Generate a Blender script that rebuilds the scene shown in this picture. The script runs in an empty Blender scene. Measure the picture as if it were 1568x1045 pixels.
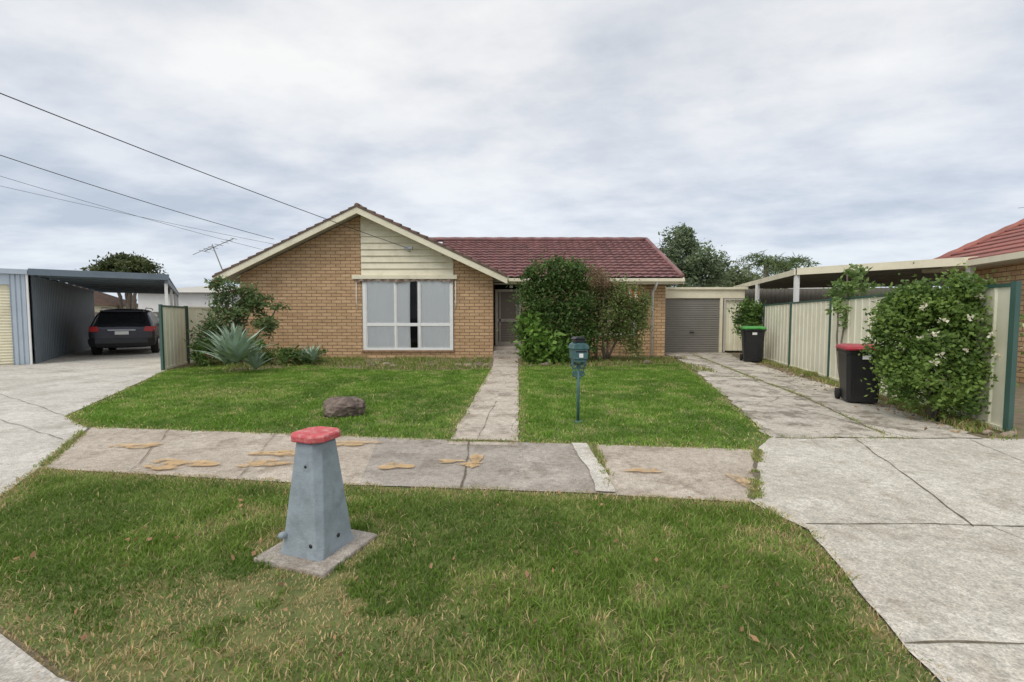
import bpy, math, random
import numpy as np
from mathutils import Vector, Matrix
random.seed(7); rng=np.random.default_rng(7)
scene=bpy.context.scene
COL=scene.collection

# ------------------------------------------------------------ materials
def newmat(name):
    m=bpy.data.materials.new(name); m.use_nodes=True
    nt=m.node_tree; b=nt.nodes['Principled BSDF']
    return m,nt,b
def N(nt,t,**k):
    n=nt.nodes.new(t)
    for a,v in k.items(): setattr(n,a,v)
    return n
def noise(nt,vec,scale,detail=4,rough=.6):
    n=N(nt,'ShaderNodeTexNoise'); n.inputs['Scale'].default_value=scale
    n.inputs['Detail'].default_value=detail; n.inputs['Roughness'].default_value=rough
    nt.links.new(vec,n.inputs['Vector']); return n.outputs['Fac']
def ramp(nt,fac,stops):
    r=N(nt,'ShaderNodeValToRGB'); e=r.color_ramp.elements
    while len(e)<len(stops): e.new(.5)
    for i,(p,c) in enumerate(stops):
        e[i].position=p; e[i].color=(c[0],c[1],c[2],1) if not isinstance(c,(int,float)) else (c,c,c,1)
    nt.links.new(fac,r.inputs[0]); return r.outputs[0]
def mix(nt,a,b,fac,mode='MIX'):
    m=N(nt,'ShaderNodeMix',data_type='RGBA',blend_type=mode)
    for sock,v in ((0,fac),(6,a),(7,b)):
        if isinstance(v,(int,float)): m.inputs[sock].default_value=v
        elif isinstance(v,tuple): m.inputs[sock].default_value=(*v,1)
        else: nt.links.new(v,m.inputs[sock])
    return m.outputs[2]
def bump(nt,b,h,strength=.3,dist=.01):
    n=N(nt,'ShaderNodeBump'); n.inputs['Strength'].default_value=strength; n.inputs['Distance'].default_value=dist
    nt.links.new(h,n.inputs['Height']); nt.links.new(n.outputs[0],b.inputs['Normal'])
def simple(name,c,rough=.6,var=.18,scale=3,metal=0,dirt=None,dirts=1.2,bs=.15):
    m,nt,b=newmat(name); tc=N(nt,'ShaderNodeTexCoord').outputs['Object']
    f=noise(nt,tc,scale,6)
    col=ramp(nt,f,[(.3,tuple(x*(1-var) for x in c)),(.7,tuple(min(1,x*(1+var)) for x in c))])
    if dirt:
        f2=noise(nt,tc,dirts,8,.7)
        k=ramp(nt,f2,[(.48,0.),(.68,.75)])
        col=mix(nt,col,dirt,k)
    nt.links.new(col,b.inputs['Base Color']); b.inputs['Roughness'].default_value=rough; b.inputs['Metallic'].default_value=metal
    if bs: bump(nt,b,noise(nt,tc,scale*14,4),bs,.004)
    return m
def attrmat(name,rough=.6,trans=.3,spec=.3):
    m,nt,b=newmat(name); a=N(nt,'ShaderNodeAttribute',attribute_name='Col')
    nt.links.new(a.outputs['Color'],b.inputs['Base Color']); b.inputs['Roughness'].default_value=rough
    b.inputs['Specular IOR Level'].default_value=spec
    t=N(nt,'ShaderNodeBsdfTranslucent'); nt.links.new(a.outputs['Color'],t.inputs[0])
    mx=N(nt,'ShaderNodeMixShader'); mx.inputs[0].default_value=trans
    nt.links.new(b.outputs[0],mx.inputs[1]); nt.links.new(t.outputs[0],mx.inputs[2])
    nt.links.new(mx.outputs[0],nt.nodes['Material Output'].inputs[0]); return m
def concrete(name,c1,c2,stain,light=(.55,.5,.44),sc=1.0,amt=.8,lo=.50,cracks=0):
    m,nt,b=newmat(name); tc=N(nt,'ShaderNodeTexCoord').outputs['Object']
    col=ramp(nt,noise(nt,tc,.9*sc,8,.65),[(.38,c1),(.62,c2)])
    col=mix(nt,col,stain,ramp(nt,noise(nt,tc,1.7*sc,10,.75),[(lo,0.),(lo+.09,amt)]))
    mp=N(nt,'ShaderNodeMapping'); mp.inputs['Location'].default_value=(7,3,1); nt.links.new(tc,mp.inputs[0])
    col=mix(nt,col,light,ramp(nt,noise(nt,mp.outputs[0],2.6*sc,9,.75),[(.53,0.),(.62,.75)]))
    fine=noise(nt,tc,70,3,.7)
    col=mix(nt,col,ramp(nt,fine,[(.3,.45),(.7,1.45)]),.7,'MULTIPLY')
    mid=noise(nt,tc,14,6,.75)
    col=mix(nt,col,ramp(nt,mid,[(.3,.62),(.55,1.05),(.7,1.2)]),.8,'MULTIPLY')
    sp=N(nt,'ShaderNodeTexVoronoi'); sp.inputs['Scale'].default_value=26; nt.links.new(tc,sp.inputs['Vector'])
    col=mix(nt,col,(.2,.17,.12),ramp(nt,sp.outputs['Distance'],[(.08,.5),(.14,0.)]))
    if cracks:
        wv=N(nt,'ShaderNodeMix',data_type='RGBA',blend_type='ADD'); wv.inputs[0].default_value=.35
        nz=N(nt,'ShaderNodeTexNoise'); nz.inputs['Scale'].default_value=1.5; nz.inputs['Detail'].default_value=6; nt.links.new(tc,nz.inputs['Vector'])
        nt.links.new(tc,wv.inputs[6]); nt.links.new(nz.outputs['Color'],wv.inputs[7])
        vc=N(nt,'ShaderNodeTexVoronoi',feature='DISTANCE_TO_EDGE'); vc.inputs['Scale'].default_value=cracks; nt.links.new(wv.outputs[2],vc.inputs['Vector'])
        k=ramp(nt,vc.outputs['Distance'],[(.0,.75),(.008,0.)])
        col=mix(nt,col,(.09,.075,.05),k)
    nt.links.new(col,b.inputs['Base Color']); b.inputs['Roughness'].default_value=.9
    bump(nt,b,fine,.5,.004); return m
def brickmat(name,c1,c2,mort):
    m,nt,b=newmat(name); tc=N(nt,'ShaderNodeTexCoord').outputs['Object']
    s=N(nt,'ShaderNodeSeparateXYZ'); nt.links.new(tc,s.inputs[0])
    ad=N(nt,'ShaderNodeMath',operation='ADD'); nt.links.new(s.outputs[0],ad.inputs[0]); nt.links.new(s.outputs[1],ad.inputs[1])
    cb=N(nt,'ShaderNodeCombineXYZ'); nt.links.new(ad.outputs[0],cb.inputs[0]); nt.links.new(s.outputs[2],cb.inputs[1])
    br=N(nt,'ShaderNodeTexBrick'); nt.links.new(cb.outputs[0],br.inputs['Vector'])
    br.inputs['Scale'].default_value=1; br.inputs['Brick Width'].default_value=.38; br.inputs['Row Height'].default_value=.125
    br.inputs['Mortar Size'].default_value=.014; br.inputs['Mortar Smooth'].default_value=.3; br.inputs['Bias'].default_value=-.1
    br.inputs['Color1'].default_value=(*c1,1); br.inputs['Color2'].default_value=(*c2,1); br.inputs['Mortar'].default_value=(*mort,1)
    mp=N(nt,'ShaderNodeMapping'); mp.inputs['Scale'].default_value=(1,1,5); nt.links.new(tc,mp.inputs[0])
    col=mix(nt,br.outputs[0],ramp(nt,noise(nt,mp.outputs[0],1.6,7,.7),[(.3,.72),(.7,1.22)]),.9,'MULTIPLY')
    col=mix(nt,col,ramp(nt,noise(nt,tc,30,3),[(.3,.8),(.7,1.2)]),.6,'MULTIPLY')
    nt.links.new(col,b.inputs['Base Color']); b.inputs['Roughness'].default_value=.9
    inv=N(nt,'ShaderNodeMath',operation='SUBTRACT'); inv.inputs[0].default_value=1; nt.links.new(br.outputs['Fac'],inv.inputs[1])
    bump(nt,b,inv.outputs[0],.7,.012); return m

M={}
M['brick']=brickmat('tan_brick',(.63,.425,.245),(.53,.34,.185),(.25,.16,.095))
M['bricksill']=simple('sill_brick',(.28,.17,.10),.9,.3,8)
M['cream']=simple('cream_paint',(.82,.765,.58),.5,.05,2,dirt=(.66,.60,.43),dirts=2.5)
M['white']=simple('white_paint',(.84,.84,.82),.45,.05,3)
M['tile']=simple('maroon_roof_tile',(.245,.12,.115),.6,.35,2.2,dirt=(.155,.10,.095),dirts=3)
M['tileb']=simple('brown_roof_tile',(.15,.09,.065),.7,.35,4,dirt=(.1,.08,.06),dirts=3)
M['redtile']=simple('red_roof_tile',(.36,.125,.095),.6,.3,2,dirt=(.22,.11,.09),dirts=3)
M['fence']=simple('cream_steel',(.86,.83,.66),.45,.04,1.5,dirt=(.72,.68,.50),dirts=1.2,bs=0)
M['green']=simple('dark_green_paint',(.05,.11,.09),.45,.1,3,bs=0)
M['bluegrey']=simple('blue_grey_steel',(.46,.53,.60),.45,.06,1.5,bs=0)
M['darkblue']=simple('slate_steel',(.15,.19,.23),.5,.1,2,bs=0)
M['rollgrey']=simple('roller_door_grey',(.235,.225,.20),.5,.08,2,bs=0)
M['soffit']=simple('soffit_grey',(.52,.50,.45),.7,.1,2)  # warm grey base colour for soffits, frames and plain roofs
M['dark']=simple('near_black',(.02,.02,.022),.8,.1,2,bs=0)  # near-black; on the window panel it paints the unlit room's darkness
M['black']=simple('black_plastic',(.018,.018,.02),.42,.2,5,bs=0)
M['rubber']=simple('rubber',(.015,.015,.015),.8,.2,5,bs=0)
M['redlid']=simple('red_lid',(.42,.03,.045),.4,.1,5,bs=0)
M['greenlid']=simple('green_lid',(.06,.30,.05),.4,.1,5,bs=0)
M['rock']=simple('rock',(.15,.11,.095),.9,.5,5,dirt=(.32,.27,.20),dirts=9,bs=.9)
M['lrock']=simple('sandstone',(.32,.26,.19),.9,.3,6,dirt=(.18,.14,.11),dirts=7,bs=.9)
M['bark']=simple('bark',(.17,.14,.11),.9,.3,9,bs=.8)
M['wire']=simple('wire_black',(.02,.02,.02),.6,.1,2,bs=0)
M['alu']=simple('aluminium',(.45,.45,.46),.35,.1,2,metal=.7,bs=0)
M['bollard']=simple('bollard_grey_paint',(.31,.365,.40),.6,.18,6,dirt=(.20,.23,.25),dirts=8,bs=.8)
M['redcap']=simple('faded_red_paint',(.55,.085,.095),.6,.2,7,dirt=(.66,.42,.38),dirts=18,bs=.3)
M['teal']=simple('teal_metal',(.06,.14,.145),.45,.3,14,bs=0)
M['curtain']=simple('curtain_cloth',(.95,.96,.96),.9,.02,2,bs=0)
M['door']=simple('door_frame_brown',(.40,.35,.30),.5,.1,3)
M['mesh']=simple('screen_mesh',(.19,.155,.13),.6,.15,30)
M['carpaint']=simple('car_paint_graphite',(.06,.06,.072),.22,.05,2,metal=.6,bs=0)
M['carglass']=simple('car_glass',(.012,.014,.016),.06,.05,2,bs=0)
M['lamp']=simple('tail_lamp_red',(.5,.015,.012),.2,.1,2,bs=0)
M['foot']=concrete('footpath_concrete',(.35,.31,.265),(.43,.385,.33),(.26,.22,.18),(.52,.465,.40))
M['footpale']=concrete('pale_footpath_concrete',(.44,.375,.30),(.53,.46,.375),(.31,.25,.19),(.61,.54,.45),1,.75,.51)
M['gpath']=concrete('garden_path_concrete',(.49,.425,.35),(.59,.52,.43),(.28,.23,.175),(.67,.60,.51),1.,.8,.5,.9)
M['drive']=concrete('driveway_concrete',(.52,.48,.405),(.62,.58,.50),(.39,.345,.27),(.70,.66,.575),1.,.65,.53)
M['olddrive']=concrete('worn_driveway',(.47,.425,.355),(.60,.55,.465),(.20,.17,.125),(.70,.64,.54),1.,.85,.485,.32)
M['ldrive']=concrete('plain_concrete',(.54,.505,.445),(.64,.605,.54),(.43,.395,.335),(.70,.665,.60),.6)
M['patch']=concrete('pale_concrete_patch',(.60,.56,.49),(.70,.66,.58),(.45,.40,.32))
M['joint']=simple('joint_soil',(.15,.125,.085),.95,.4,12,bs=.6)
M['soil']=simple('garden_soil',(.21,.165,.11),.95,.35,6,dirt=(.14,.17,.06),dirts=2,bs=.9)
M['asphalt']=simple('asphalt',(.055,.055,.055),.9,.25,12,bs=.8)
M['lawnbase']=simple('lawn_thatch',(.115,.15,.04),.95,.35,5,dirt=(.24,.19,.085),dirts=2.5,bs=.8)
M['blade']=attrmat('grass_blades',.55,.35,.25)
M['leaf']=attrmat('leaves',.5,.3,.35)
M['petal']=attrmat('petals',.6,.3,.2)
def strawmat():
    m=simple('dried_stain',(.60,.41,.21),.95,.2,9,bs=.3); nt=m.node_tree; b=nt.nodes['Principled BSDF']
    tc=N(nt,'ShaderNodeTexCoord').outputs['Object']; a=ramp(nt,noise(nt,tc,7,9,.7),[(.38,0.),(.50,.8)]); nt.links.new(a,b.inputs['Alpha']); return m
M['straw']=strawmat()
def glassmat():
    m,nt,b=newmat('window_glass'); nt.nodes.remove(b)
    t=N(nt,'ShaderNodeBsdfTransparent'); g=N(nt,'ShaderNodeBsdfGlossy'); g.inputs['Roughness'].default_value=.03
    f=N(nt,'ShaderNodeFresnel'); f.inputs[0].default_value=1.35
    mx=N(nt,'ShaderNodeMixShader'); nt.links.new(f.outputs[0],mx.inputs[0]); nt.links.new(t.outputs[0],mx.inputs[1]); nt.links.new(g.outputs[0],mx.inputs[2])
    nt.links.new(mx.outputs[0],nt.nodes['Material Output'].inputs[0]); return m
M['glass']=glassmat()
def stripemat():
    m,nt,b=newmat('striped_canvas'); tc=N(nt,'ShaderNodeTexCoord').outputs['Object']
    s=N(nt,'ShaderNodeSeparateXYZ'); nt.links.new(tc,s.inputs[0])
    a=N(nt,'ShaderNodeMath',operation='MULTIPLY'); a.inputs[1].default_value=4.2; nt.links.new(s.outputs[0],a.inputs[0])
    f=N(nt,'ShaderNodeMath',operation='FRACT'); nt.links.new(a.outputs[0],f.inputs[0])
    r=N(nt,'ShaderNodeValToRGB'); r.color_ramp.interpolation='CONSTANT'; r.color_ramp.elements[0].color=(.65,.22,.07,1); r.color_ramp.elements[1].position=.5; r.color_ramp.elements[1].color=(.8,.74,.6,1)
    nt.links.new(f.outputs[0],r.inputs[0]); nt.links.new(r.outputs[0],b.inputs['Base Color']); b.inputs['Roughness'].default_value=.9; return m
M['stripe']=stripemat()

# ------------------------------------------------------------ mesh helpers
def obj(name,me,mat=None,parent=None):
    o=bpy.data.objects.new(name,me); COL.objects.link(o)
    if mat: me.materials.append(mat)
    if parent: o.parent=parent
    return o
def mk(name,v,f,mat=None,parent=None,smooth=False):
    me=bpy.data.meshes.new(name); me.from_pydata([tuple(p) for p in v],[],f); me.update()
    if smooth:
        for p in me.polygons: p.use_smooth=True
    return obj(name,me,mat,parent)
def empty(name,loc=(0,0,0),rz=0,scale=1):
    o=bpy.data.objects.new(name,None); COL.objects.link(o); o.location=loc; o.rotation_euler=(0,0,rz); o.scale=(scale,)*3
    o.empty_display_size=.2; return o
def bev(o,w,seg=2):
    m=o.modifiers.new('b','BEVEL'); m.width=w; m.segments=seg; m.limit_method='ANGLE'; return o
def box(name,x0,x1,y0,y1,z0,z1,mat,parent=None,b=0):
    v=[(x0,y0,z0),(x1,y0,z0),(x1,y1,z0),(x0,y1,z0),(x0,y0,z1),(x1,y0,z1),(x1,y1,z1),(x0,y1,z1)]
    f=[(0,3,2,1),(4,5,6,7),(0,1,5,4),(1,2,6,5),(2,3,7,6),(3,0,4,7)]
    o=mk(name,v,f,mat,parent)
    if b: bev(o,b)
    return o
def xzpoly(name,pts,y0,y1,mat,parent=None):
    n=len(pts); v=[(x,y0,z) for x,z in pts]+[(x,y1,z) for x,z in pts]
    f=[tuple(range(n)),tuple(reversed(range(n,2*n)))]+[(i,i+n,(i+1)%n+n,(i+1)%n) for i in range(n)]
    return mk(name,v,f,mat,parent)
def slab(name,c,th,mat,parent=None):
    v=[tuple(p) for p in c]+[(p[0],p[1],p[2]-th) for p in c]; n=len(c)
    f=[tuple(range(n)),tuple(reversed(range(n,2*n)))]+[(i,i+n,(i+1)%n+n,(i+1)%n) for i in range(n)]
    return mk(name,v,f,mat,parent)
def tube(name,pts,rad,mat,parent=None,seg=8,caps=True):
    pts=[Vector(p) for p in pts]; n=len(pts)
    if isinstance(rad,(int,float)): rad=[rad]*n
    v=[];f=[]
    ref=None
    for i,p in enumerate(pts):
        d=(pts[min(i+1,n-1)]-pts[max(i-1,0)]).normalized()
        if ref is None: ref=d.orthogonal().normalized()
        a=(ref-d*ref.dot(d)).normalized(); b=d.cross(a); ref=a
        for k in range(seg):
            t=2*math.pi*k/seg; v.append(p+(a*math.cos(t)+b*math.sin(t))*rad[i])
    for i in range(n-1):
        for k in range(seg):
            f.append((i*seg+k,i*seg+(k+1)%seg,(i+1)*seg+(k+1)%seg,(i+1)*seg+k))
    if caps: f.append(tuple(reversed(range(seg)))); f.append(tuple(range((n-1)*seg,n*seg)))
    return mk(name,v,f,mat,parent,True)
def loft(name,secs,mat,parent=None,smooth=True,cap=True):
    n=len(secs[0]); v=[p for s in secs for p in s]; f=[]
    for i in range(len(secs)-1):
        for k in range(n): f.append((i*n+k,i*n+(k+1)%n,(i+1)*n+(k+1)%n,(i+1)*n+k))
    if cap: f.append(tuple(reversed(range(n)))); f.append(tuple(range((len(secs)-1)*n,len(secs)*n)))
    return mk(name,v,f,mat,parent,smooth)
TAB=rng.random((256,256))
def vn(x,y,s=1.,o=0):
    x=np.asarray(x,float)*s+o*17.3+1000; y=np.asarray(y,float)*s+o*9.1+1000
    xi=np.floor(x).astype(int); yi=np.floor(y).astype(int); fx=x-xi; fy=y-yi
    fx=fx*fx*(3-2*fx); fy=fy*fy*(3-2*fy)
    g=lambda a,b:TAB[a%256,b%256]
    return (g(xi,yi)*(1-fx)+g(xi+1,yi)*fx)*(1-fy)+(g(xi,yi+1)*(1-fx)+g(xi+1,yi+1)*fx)*fy
def fbm(x,y,s=1.,o=0): return (vn(x,y,s,o)+.5*vn(x,y,2*s,o+1)+.25*vn(x,y,4*s,o+2))/1.75
def sheet(name,pts,z,mat,jit=.0,step=.12,parent=None):
    out=[]
    n=len(pts)
    for i in range(n):
        a=np.array(pts[i]);b=np.array(pts[(i+1)%n]); L=np.linalg.norm(b-a); k=max(1,int(L/step)) if jit and L<40 else 1
        nr=np.array([b[1]-a[1],a[0]-b[0]])/max(L,1e-6)
        for j in range(k):
            p=a+(b-a)*j/k
            if jit and j>0: p=p+nr*jit*((fbm(p[0],p[1],4.)-.5)*2)
            out.append((p[0],p[1],z))
    return mk(name,out,[tuple(range(len(out)))],mat,parent)
def inpoly(x,y,poly):
    c=np.zeros(len(x),bool); n=len(poly)
    for i in range(n):
        x1,y1=poly[i]; x2,y2=poly[(i+1)%n]
        if y1==y2: continue
        k=((y1>y)!=(y2>y))&(x<(x2-x1)*(y-y1)/(y2-y1)+x1); c^=k
    return c
def segdist(x,y,line):
    d=np.full(len(x),1e9)
    for (x1,y1),(x2,y2) in zip(line[:-1],line[1:]):
        L=(x2-x1)**2+(y2-y1)**2; t=np.clip(((x-x1)*(x2-x1)+(y-y1)*(y2-y1))/L,0,1)
        d=np.minimum(d,np.hypot(x-x1-t*(x2-x1),y-y1-t*(y2-y1)))
    return d
def colmesh(name,V,nv,F,cols,mat,parent=None):
    n=len(V)//nv; me=bpy.data.meshes.new(name)
    me.vertices.add(len(V)); me.vertices.foreach_set('co',V.astype(np.float32).ravel())
    per=sum(len(f) for f in F); base=(np.arange(n)*nv)[:,None]
    li=np.concatenate([np.array(f) for f in F])[None,:]+base
    st=[];s=0
    for f in F: st.append(s); s+=len(f)
    starts=(np.array(st)[None,:]+(np.arange(n)*per)[:,None]).ravel()
    tot=np.tile([len(f) for f in F],n)
    me.loops.add(n*per); me.loops.foreach_set('vertex_index',li.ravel().astype(np.int32))
    me.polygons.add(n*len(F)); me.polygons.foreach_set('loop_start',starts.astype(np.int32)); me.polygons.foreach_set('loop_total',tot.astype(np.int32))
    me.update(calc_edges=True)
    ca=me.color_attributes.new('Col','FLOAT_COLOR','POINT')
    c=np.ones((n,nv,4),np.float32); c[:,:,:3]=cols[:,None,:]
    ca.data.foreach_set('color',c.ravel())
    return obj(name,me,mat,parent)
def blades(name,x,y,h,w,cols,z=0.,lean=.6,parent=None):
    n=len(x); a=rng.random(n)*2*math.pi; la=rng.random(n)*2*math.pi; ln=rng.random(n)*lean*h
    s=np.stack([np.cos(a),np.sin(a),0*a],1)*(w/2)[:,None]
    l=np.stack([np.cos(la)*ln,np.sin(la)*ln,0*a],1)
    p=np.stack([x,y,np.full(n,z)],1); up=np.zeros((n,3)); up[:,2]=h
    V=np.stack([p-s,p+s,p+s*.8+up*.6+l*.35,p-s*.8+up*.6+l*.35,p+up*.95+l*1.1],1).reshape(-1,3)
    return colmesh(name,V,5,[(0,1,2,3),(3,2,4)],cols,M['blade'],parent)
def leaves(name,c,L,W,cols,mat,parent=None,up=.2,droop=0):
    n=len(c); d=rng.normal(size=(n,3)); d[:,2]=d[:,2]*.8+up-droop; d/=np.linalg.norm(d,axis=1)[:,None]
    r=rng.normal(size=(n,3)); s=np.cross(d,r); s/=np.linalg.norm(s,axis=1)[:,None]; nn=np.cross(d,s)
    L=(L*(.6+.8*rng.random(n)))[:,None]; W=(W*(.6+.8*rng.random(n)))[:,None]
    V=np.stack([c,c+d*L*.5+s*W/2+nn*W*.15,c+d*L,c+d*L*.5-s*W/2+nn*W*.15],1).reshape(-1,3)
    return colmesh(name,V,4,[(0,1,2,3)],cols,mat,parent)
def crown_pts(lobes,n,clumps=14,spread=.28):
    P=[];K=[]
    ws=np.array([(l[3]*l[4]*l[5])**.7 for l in lobes]); ws/=ws.sum()
    for l,wt in zip(lobes,ws):
        m=int(n*wt); c=np.array(l[:3]); r=np.array(l[3:6])
        d=rng.normal(size=(clumps,3)); d/=np.linalg.norm(d,axis=1)[:,None]
        cc=d*(.45+.55*rng.random(clumps)**.6)[:,None]
        k=rng.integers(0,clumps,m); rs=spread*(.6+.8*rng.random(clumps))
        p=cc[k]+rng.normal(size=(m,3))*rs[k][:,None]*.75
        P.append(c+p*r); K.append(rng.random(clumps)[k]*.7+rng.random(m)*.3)
    return np.concatenate(P),np.concatenate(K)
def foliage(name,lobes,n,L,W,ca,cb,parent,clumps=14,spread=.28,zmin=.02,up=.2,third=None,gain=1.5):
    P,K=crown_pts(lobes,n,clumps,spread); keep=P[:,2]>zmin; P=P[keep];K=K[keep]
    cols=(np.array(ca)[None]*(1-K[:,None])+np.array(cb)[None]*K[:,None])*gain
    if third is not None:
        k=rng.random(len(P))<third[1]; cols[k]=np.array(third[0])
    return leaves(name,P,L,W,cols,M['leaf'],parent,up)
def trunks(parent,base,tops,r0,r1=.015,mat=None,wob=.08):
    for i,t in enumerate(tops):
        b=Vector(base)+Vector((random.uniform(-1,1)*r0,random.uniform(-1,1)*r0,0)); t=Vector(t); pts=[];rad=[]
        for k in range(6):
            u=k/5; p=b.lerp(t,u); 
            if 0<k<5: p+=Vector((random.uniform(-wob,wob),random.uniform(-wob,wob),0))
            pts.append(p); rad.append(r0*(1-u)+r1*u)
        tube('limb_%d'%(i+1),pts,rad,mat or M['bark'],parent,7)

# ------------------------------------------------------------ ground, concrete
kerb=[(-12,5.9),(-8,4.5),(-4.8,2.98),(-3.3,2.29),(-2.62,2.04),(-2.05,1.76),(-1.2,1.50),(0,1.34),(1.5,1.27),(3,1.3),(6,1.1),(12,-.6)]
sheet('ground',[(-500,5.9)]+kerb+[(500,-.6),(500,900),(-500,900)],0,M['soil'])
sheet('road',[(-500,-300),(500,-300),(500,2),(12,-.1),(6,1.4),(0,1.7),(-2.5,2.3),(-4.6,3.2),(-12,6.3),(-500,6.3)],-.13,M['asphalt'])
kv=[];kf=[]
for i,(x,y) in enumerate(kerb):
    a=kerb[max(i-1,0)];b=kerb[min(i+1,len(kerb)-1)]; d=np.array([b[0]-a[0],b[1]-a[1]]);d/=np.linalg.norm(d); nr=np.array([d[1],-d[0]])
    prof=[(-.17,.0),(-.165,.022),(0,.022),(.035,-.0),(.06,-.11),(.36,-.118),(.37,-.16)]
    for o,z in prof: kv.append((x+nr[0]*o,y+nr[1]*o,z))
for i in range(len(kerb)-1):
    for k in range(6): kf.append((i*7+k,i*7+7+k,i*7+8+k,i*7+1+k))
mk('kerb',kv,kf,M['ldrive'])
verge=[(-4.97,4.71),(-2.09,4.29),(.74,4.02),(2.08,3.83),(2.21,3.31),(2.04,2.67),(1.88,2.08),(1.8,1.45),(0,1.52),(-1.14,1.68),(-1.95,1.93),(-2.53,2.22),(-3.15,2.47),(-4.2,2.92),(-4.35,3.6)]
lawnL=[(-6.1,6.48),(-3.41,6.14),(-.80,5.78),(-.60,14.2),(-.75,13.9),(-2.5,13.3),(-4.4,13.7),(-6.7,14.9),(-8.1,12.9),(-9.2,14.6),(-10.2,14.9),(-10.3,13.5),(-7.1,7.2)]
lawnR=[(.08,5.72),(.94,5.58),(2.86,5.36),(3.40,5.9),(4.47,9.8),(5.8,15.6),(2.4,14.4),(.22,14.6)]
for p in (verge,lawnL,lawnR): sheet('lawn',p,.004,M['lawnbase'],.03)
sheet('footpath',[(-6.1,6.50),(-3.41,6.16),(-1.75,5.94),(-1.45,4.23),(-2.09,4.29),(-4.97,4.71)],.012,M['footpale'],.012)
sheet('footpath',[(-1.75,5.94),(-.70,5.79),(.80,5.62),(.80,4.02),(-1.45,4.23)],.013,M['foot'],.012)
sheet('footpath',[(.80,5.62),(2.95,5.38),(2.05,3.82),(.80,4.01)],.012,M['footpale'],.012)
sheet('garden_path',[(-.80,5.6),(.075,5.5),(.15,10),(.23,17.3),(-.68,17.3),(-.62,14.5)],.016,M['gpath'],.03)
apron=[(2.05,3.83),(2.21,3.31),(2.04,2.67),(1.88,2.08),(1.78,1.34),(3,1.36),(6,1.17),(12,-.5),(30,-1),(30,5.2),(12,5.6),(6.2,5.85),(3.43,5.92),(2.95,5.38)]
sheet('driveway',apron,.020,M['drive'],.03)
sheet('driveway',[(3.42,5.93),(6.15,5.86),(6.97,8.5),(7.9,13.4),(8.7,17.6),(9.6,20.3),(6.6,20.3),(6.3,17.3),(5.6,14.1),(4.47,9.8)],.017,M['olddrive'],.10)
sheet('driveway',[(-4.35,3.6),(-4.97,4.71),(-6.1,6.5),(-7.15,7.2),(-10.3,13.5),(-12.9,17.4),(-20,28),(-26,26),(-16.1,15.1),(-30,7),(-12,6.0),(-8,4.62),(-4.85,3.12),(-4.2,2.9)],.014,M['ldrive'],.01)
jn=empty('concrete_joints')
def joint(a,b,w=.018,z=.0245,i=[0]):
    a=np.array(a,float);b=np.array(b,float);L=np.linalg.norm(b-a);d=(b-a)/L;nr=np.array([-d[1],d[0]]);n=max(2,int(L/.06));v=[];f=[]
    for k in range(n+1):
        p=a+d*L*k/n; o=(vn(p[0],p[1],3,5)-.5)*.05; ww=w*(.15+1.3*vn(p[0],p[1],9,3))
        for s in (-1,1): q=p+nr*(o+s*ww/2); v.append((q[0],q[1],z))
    for k in range(n): f.append((2*k,2*k+1,2*k+3,2*k+2))
    i[0]+=1; mk('joint_%d'%i[0],v,f,M['joint'],jn)
J=[((3.45,5.88),(6.1,5.84),.025),((4.45,5.8),(3.48,3.35),.016),((2.25,3.40),(12,3.2),.014),((3.62,3.35),(3.9,1.5),.012),((1.9,2.12),(7,2.0),.012),
 ((5.9,5.8),(5.0,3.3),.008),((.05,5.7),(-.85,5.8),.03),((-3.2,6.1),(-2.7,4.38),.008),((-4.8,6.3),(-3.9,4.57),.008),((-.55,5.75),(-.45,4.15),.018),((1.0,5.58),(.92,4.02),.03),((2.93,5.35),(2.1,3.85),.05),
 ((-5.0,4.75),(-6.05,6.45),.03),((-5.8,5.8),(-12,9.2),.010),((-7.2,7.25),(-13,10.8),.010),((-.78,8.5),(.13,8.5),.012),((-.73,11),(.15,11),.012),((-9.2,11.5),(-15,14),.012),
 ((4.2,9),(7.1,8.9),.02),((5.0,12),(7.7,12),.02),((5.75,15),(8.2,15),.03),((5.0,6),(5.8,9),.02),((5.8,9),(6.3,12),.03),((6.3,12),(7.6,19),.04),((-.45,5.8),(-.3,8.5),.008)]
for a,b,w in J: joint(a,b,w)
sheet('footpath_patch',[(.74,5.62),(.93,5.60),(.93,5.05),(.97,4.62),(.93,4.02),(.76,4.04),(.80,4.6),(.76,5.0)],.0285,M['patch'],.015,.06)
dp=empty('dried_stains')
for k,(x,y,rx,ry) in enumerate([(-2.66,4.83,.25,.11),(-2.70,5.20,.30,.10),(-1.23,4.74,.19,.09),(-.40,4.95,.06,.24),(-.44,4.80,.12,.08),(-.68,4.9,.12,.06),(-3.57,4.80,.36,.15),(1.35,4.6,.18,.07),(-2.0,5.6,.28,.11),(-4.6,5.5,.3,.1),(2.2,4.3,.06,.2),(-2.2,4.95,.12,.07)]):
    m=40; ph=[random.uniform(0,6) for _ in range(3)]
    mk('stain_%d'%(k+1),[(x+rx*math.cos(t)*r,y+ry*math.sin(t)*r,.0265+.0005*k) for t,r in [(2*math.pi*j/m,1+.25*math.sin(3*2*math.pi*j/m+ph[0])+.15*math.sin(5*2*math.pi*j/m+ph[1])+random.uniform(-.07,.07)) for j in range(m)]],[tuple(range(m))],M['straw'],dp)

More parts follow.
